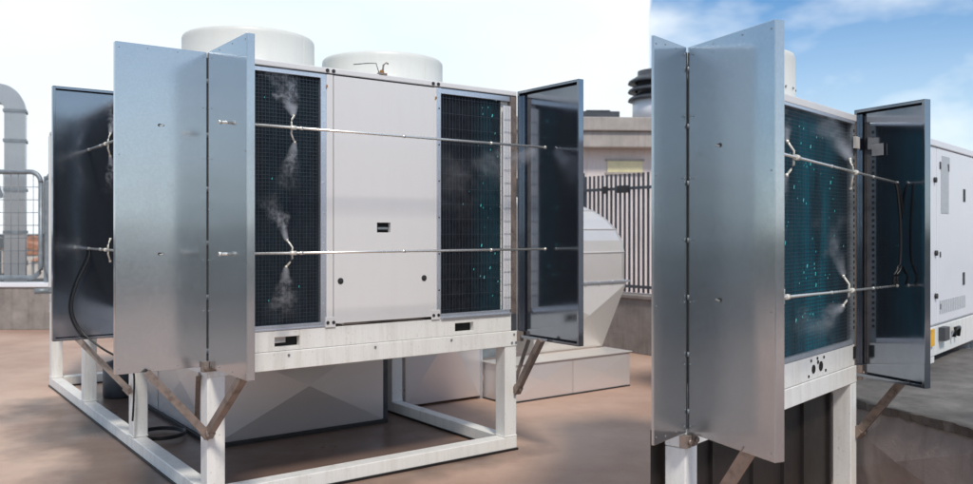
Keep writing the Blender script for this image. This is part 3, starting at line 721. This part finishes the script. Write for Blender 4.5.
mist(wpt(c2e,TR[1][1][1]),wdir(c2e,(-1,.2,-.35)),.45,1.4,'mist drifting left from the lower right nozzle of the nearer chiller',4)
mist(wpt(c2e,TR[1][1][0]),wdir(c2e,(-.1,.2,1)),.4,1.2,'mist rising from the lower right nozzle of the nearer chiller',4)
for i,dx in enumerate((-.02,.035)):
    a=Vector((2.20*K+dx*.5,v2,zz(1.915))); b=Vector((2.20*K+dx,v2,zz(1.26)))
    hose(c2e,[a,a+Vector((.01+.02*i,-.01,-.06)),a.lerp(b,.4)+Vector((.03+.02*i,-.02,0)),a.lerp(b,.75)+Vector((.03+.02*i,-.02,0)),b+Vector((-.01,0,.05)),b],.0085,['left one of two black hoses hanging before the nearer chiller door','right one of two black hoses hanging before the nearer chiller door'][i])

# ------------------------------------------------------------------ plinth duct right of the nearer chiller
pz=zz(.434)
pl=empty('duct_plinth','dark bitumen-topped duct plinth beside the nearer chiller, with creased side','plinth',(2.565*K,5.9*K,0),math.atan2(-.95,.307))
m=MB().box(-1.6,3.2,0,3.6,0,pz-.03); m.build('plinth_body',M['plinth'],pl)
m=MB(); crossed(m,-.35,1.1,.02,pz-.04,-.003,.05); crossed(m,1.1,2.5,.02,pz-.04,-.003,.05); crossed(m,-1.6,-.35,.02,pz-.04,-.003,.05); m.build('cross_broken_side',M['plinth'],pl)
# rough bitumen top with a torn lip
bmx=MB(); nx,ny=96,50; grid=[]
for i in range(nx+1):
    row=[]
    for j in range(ny+1):
        x=-1.6+4.8*i/nx; y=-.03+3.6*j/ny
        n=math.sin(x*7.3+y*3.1)*math.sin(y*5.7-x*2.2)*.008+random.uniform(-.004,.004)
        if j==0: y+=random.uniform(-.02,.012)
        row.append(bmx.bm.verts.new((x,y,pz+n+(.012 if j<2 else 0))))
    grid.append(row)
for i in range(nx):
    for j in range(ny): f=bmx.bm.faces.new([grid[i][j],grid[i+1][j],grid[i+1][j+1],grid[i][j+1]]); f.smooth=True
for i in range(nx):
    a,b=grid[i][0],grid[i+1][0]; lo=[bmx.bm.verts.new((v.co.x,v.co.y+.01,pz-.035+random.uniform(-.01,.01))) for v in (a,b)]
    bmx.bm.faces.new([a,b,lo[1],lo[0]])
bmx.build('bitumen_skin',M['bitumen'],pl)

# ------------------------------------------------------------------ white air handler at the right edge
hx=Vector((4.33*K,7.95*K,0)); 
ah=empty('air_handler','white panelled air handling cabinet on a white stand at the right edge','air handler',(hx.x,hx.y,zz(.76)),A2)
Zh=-zz(.76)
def hh(m,name,mt,parent=None,bevel=0):
    for v in m.bm.verts: v.co.z+=Zh
    return m.build(name,mt,parent or ah,bevel)
hd=Vector((math.cos(A2),math.sin(A2))); hn=Vector((-math.sin(A2),math.cos(A2)))
def hu_(x):
    t=(x-CX)/F; return (t*hx.y-hx.x)/(hd.x-t*hd.y)
U0=hu_(920); 
hh(MB().box(U0,U0+4,.02,1.6,zz(.76),zz(2.36)),'cabinet_body',M['white'])
hh(MB().box(U0-.02,U0+4,-.012,1.62,zz(2.36),zz(2.42)),'roof_cap',M['white'],bevel=.006)
ua=hu_(936.5); ub=hu_(973)+.35
hh(MB().box(U0+.005,ua-.006,.0,.02,zz(.78),zz(2.355)),'side_strip',M['white'],bevel=.003)
dd=hh(MB().box(ua,ub,-.004,.02,zz(.78),zz(2.35)),'access_door',M['white'],bevel=.004)
def hp_(x,y):
    u=hu_(x); dep=hx.y+u*hd.y; return u,EYE-(y-HY)/F*dep
for x,y,s in ((939.5,165.5,.03),(947.5,168,.03),(963.5,195.5,.055),(963,278.5,.055),(939.5,254.5,.022),(939.5,306.5,.022)):
    u,z=hp_(x,y); hh(MB().box(u-s*.6,u+s*.6,-.009,-.0045,z-s,z+s),'latch',M['seam'],dd)
u,z=hp_(943.5,189); hh(MB().box(u-.10,u+.14,-.008,-.0045,z-.2,z+.18),'data_plate',M['paper'],dd)
u,z=hp_(944,165); hh(MB().box(u-.09,u+.16,-.0065,-.0045,z-.05,z+.07),'data_plate',M['paper'],dd)
for x,y in ((935,296),(935,253),(934,180)):
    u,z=hp_(x,y); hh(MB().disc((u,.0,z),(0,-1,0),.022,.02,10),'hinge_bolt',M['seam'])
m=MB(); u0,_=hp_(939,318); 
for i in range(16): m.box(u0+i*.055,u0+i*.055+.022,-.008,-.0045,zz(.86),zz(.98))
hh(m,'louvre_slots',M['paper'],dd)
u,z=hp_(930.5,334); hh(MB().box(u-.05,u+.045,-.02,-.001,zz(.60),zz(.745)),'warning_sticker',M['yellow'])
u,z=hp_(940,331); hh(MB().box(u-.05,u+.10,-.05,-.001,zz(.62),zz(.74)),'switch_box',M['darkgrey'])
u,z=hp_(952,330); hh(MB().tube([(u-.06,-.03,zz(.62)),(u-.05,-.04,zz(.70)),(u+.06,-.04,zz(.70)),(u+.07,-.03,zz(.62))],.018,8),'cable_loop',M['rubber'])
st=empty('equipment_stand','white steel stand under the air handling cabinet at the right edge','support frame',(hx.x,hx.y,0),A2)
MB().box(U0,U0+4,0,.12,zz(.50),zz(.755)).build('top_beam',M['frame'],st,bevel=.004)
for u in (hu_(933),hu_(973)+.5,U0+3.8): MB().box(u-.06,u+.06,.005,.115,0,zz(.498)).build('leg',M['frame'],st,bevel=.004)
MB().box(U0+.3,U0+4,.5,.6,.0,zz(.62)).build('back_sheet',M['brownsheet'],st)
MB().tube([(U0+.4,.2,zz(.30)),(U0+3.9,.2,zz(.32))],.05,10).build('pipe',M['midgrey'],st)

# ------------------------------------------------------------------ camera
cd=bpy.data.cameras.new('camera'); cam=bpy.data.objects.new('camera',cd); COL.objects.link(cam); scene.camera=cam
cam.location=(0,0,EYE); cam.rotation_euler=(PI/2,0,0)
cd.sensor_width=36; cd.lens=F/973*36; cd.shift_y=-(242-HY)/973; cd.clip_start=.05; cd.clip_end=9000
cd.dof.use_dof=True; cd.dof.focus_distance=4.7; cd.dof.aperture_fstop=2.6

# ------------------------------------------------------------------ daylight
SUN_EL,SUN_AZ=math.radians(51),math.radians(163)    # azimuth from +Y towards +X
w=bpy.data.worlds.new('World'); scene.world=w; w.use_nodes=True; nt=NT(w); n=nt.n
out=n['World Output']; bg=n['Background']
sky=nt.new('ShaderNodeTexSky',sky_type='NISHITA'); sky.sun_disc=False; sky.sun_elevation=SUN_EL; sky.sun_rotation=SUN_AZ; sky.air_density=1.0; sky.dust_density=.1; sky.ozone_density=3.0
hs_=nt.new('ShaderNodeHueSaturation'); hs_.inputs['Saturation'].default_value=1.5; nt.link(sky.outputs[0],hs_.inputs['Color']); nt.link(hs_.outputs[0],bg.inputs[0]); bg.inputs[1].default_value=.09
tc=nt.new('ShaderNodeTexCoord'); sx=nt.new('ShaderNodeSeparateXYZ'); nt.link(tc.outputs['Generated'],sx.inputs[0])
mp=nt.new('ShaderNodeMapping'); mp.inputs['Scale'].default_value=(1,1,2.2); mp.inputs['Location'].default_value=(2.3,.7,1.1); nt.link(tc.outputs['Generated'],mp.inputs['Vector'])
cn=nt.noise(mp.outputs['Vector'],3.6,5,.52); cn2=nt.noise(mp.outputs['Vector'],1.3,4,.5)
# the bright overcast bank fills the western half of the sky and breaks up to the east
side=nt.math('ADD',nt.math('SUBTRACT',sx.outputs['X'],nt.math('MULTIPLY',sx.outputs['Y'],.20)),nt.math('MULTIPLY',nt.math('SUBTRACT',cn,.5),.006))
bank=nt.math('MULTIPLY',nt.rng(side,-.0085,-.003,1,0),nt.rng(nt.math('ADD',sx.outputs['X'],nt.math('MULTIPLY',sx.outputs['Y'],.85)),-.72,-.15,0,1))
wisps=nt.math('MULTIPLY',nt.rng(cn,.42,.66,0,.85),1.0)
low=nt.math('MAXIMUM',nt.rng(sx.outputs['Z'],.0,.30,.7,0),nt.math('MULTIPLY',nt.rng(sx.outputs['Z'],.05,.55,.85,.1),nt.rng(sx.outputs['Y'],-.4,.0,1,0)))
mask=nt.math('MINIMUM',nt.math('MAXIMUM',nt.math('MAXIMUM',bank,wisps),low),1.0)
cb_=nt.new('ShaderNodeBackground'); cb_.inputs[1].default_value=1.0
ccol=nt.mix(nt.rng(cn2,.35,.7,0,1),(.60,.71,.79),(.84,.86,.87)); nt.link(ccol,cb_.inputs[0])
ms=nt.new('ShaderNodeMixShader'); nt.link(mask,ms.inputs[0]); nt.link(bg.outputs[0],ms.inputs[1]); nt.link(cb_.outputs[0],ms.inputs[2]); nt.link(ms.outputs[0],out.inputs[0])
sl=bpy.data.lights.new('sun','SUN'); sl.energy=2.1; sl.angle=math.radians(9); sl.color=(1,.92,.82); so=bpy.data.objects.new('sun',sl); COL.objects.link(so)
sd=Vector((math.sin(SUN_AZ)*math.cos(SUN_EL),math.cos(SUN_AZ)*math.cos(SUN_EL),math.sin(SUN_EL))); so.rotation_euler=sd.to_track_quat('Z','Y').to_euler(); so.location=(0,0,20)

scene.render.engine='CYCLES'
vs=scene.view_settings; scene.display_settings.display_device='sRGB'; vs.view_transform='Standard'; vs.look='None'; vs.gamma=1; vs.exposure=.42; vs.use_curve_mapping=False
scene.cycles.volume_step_rate=1; scene.cycles.max_bounces=10; scene.cycles.transparent_max_bounces=16; scene.cycles.volume_bounces=1
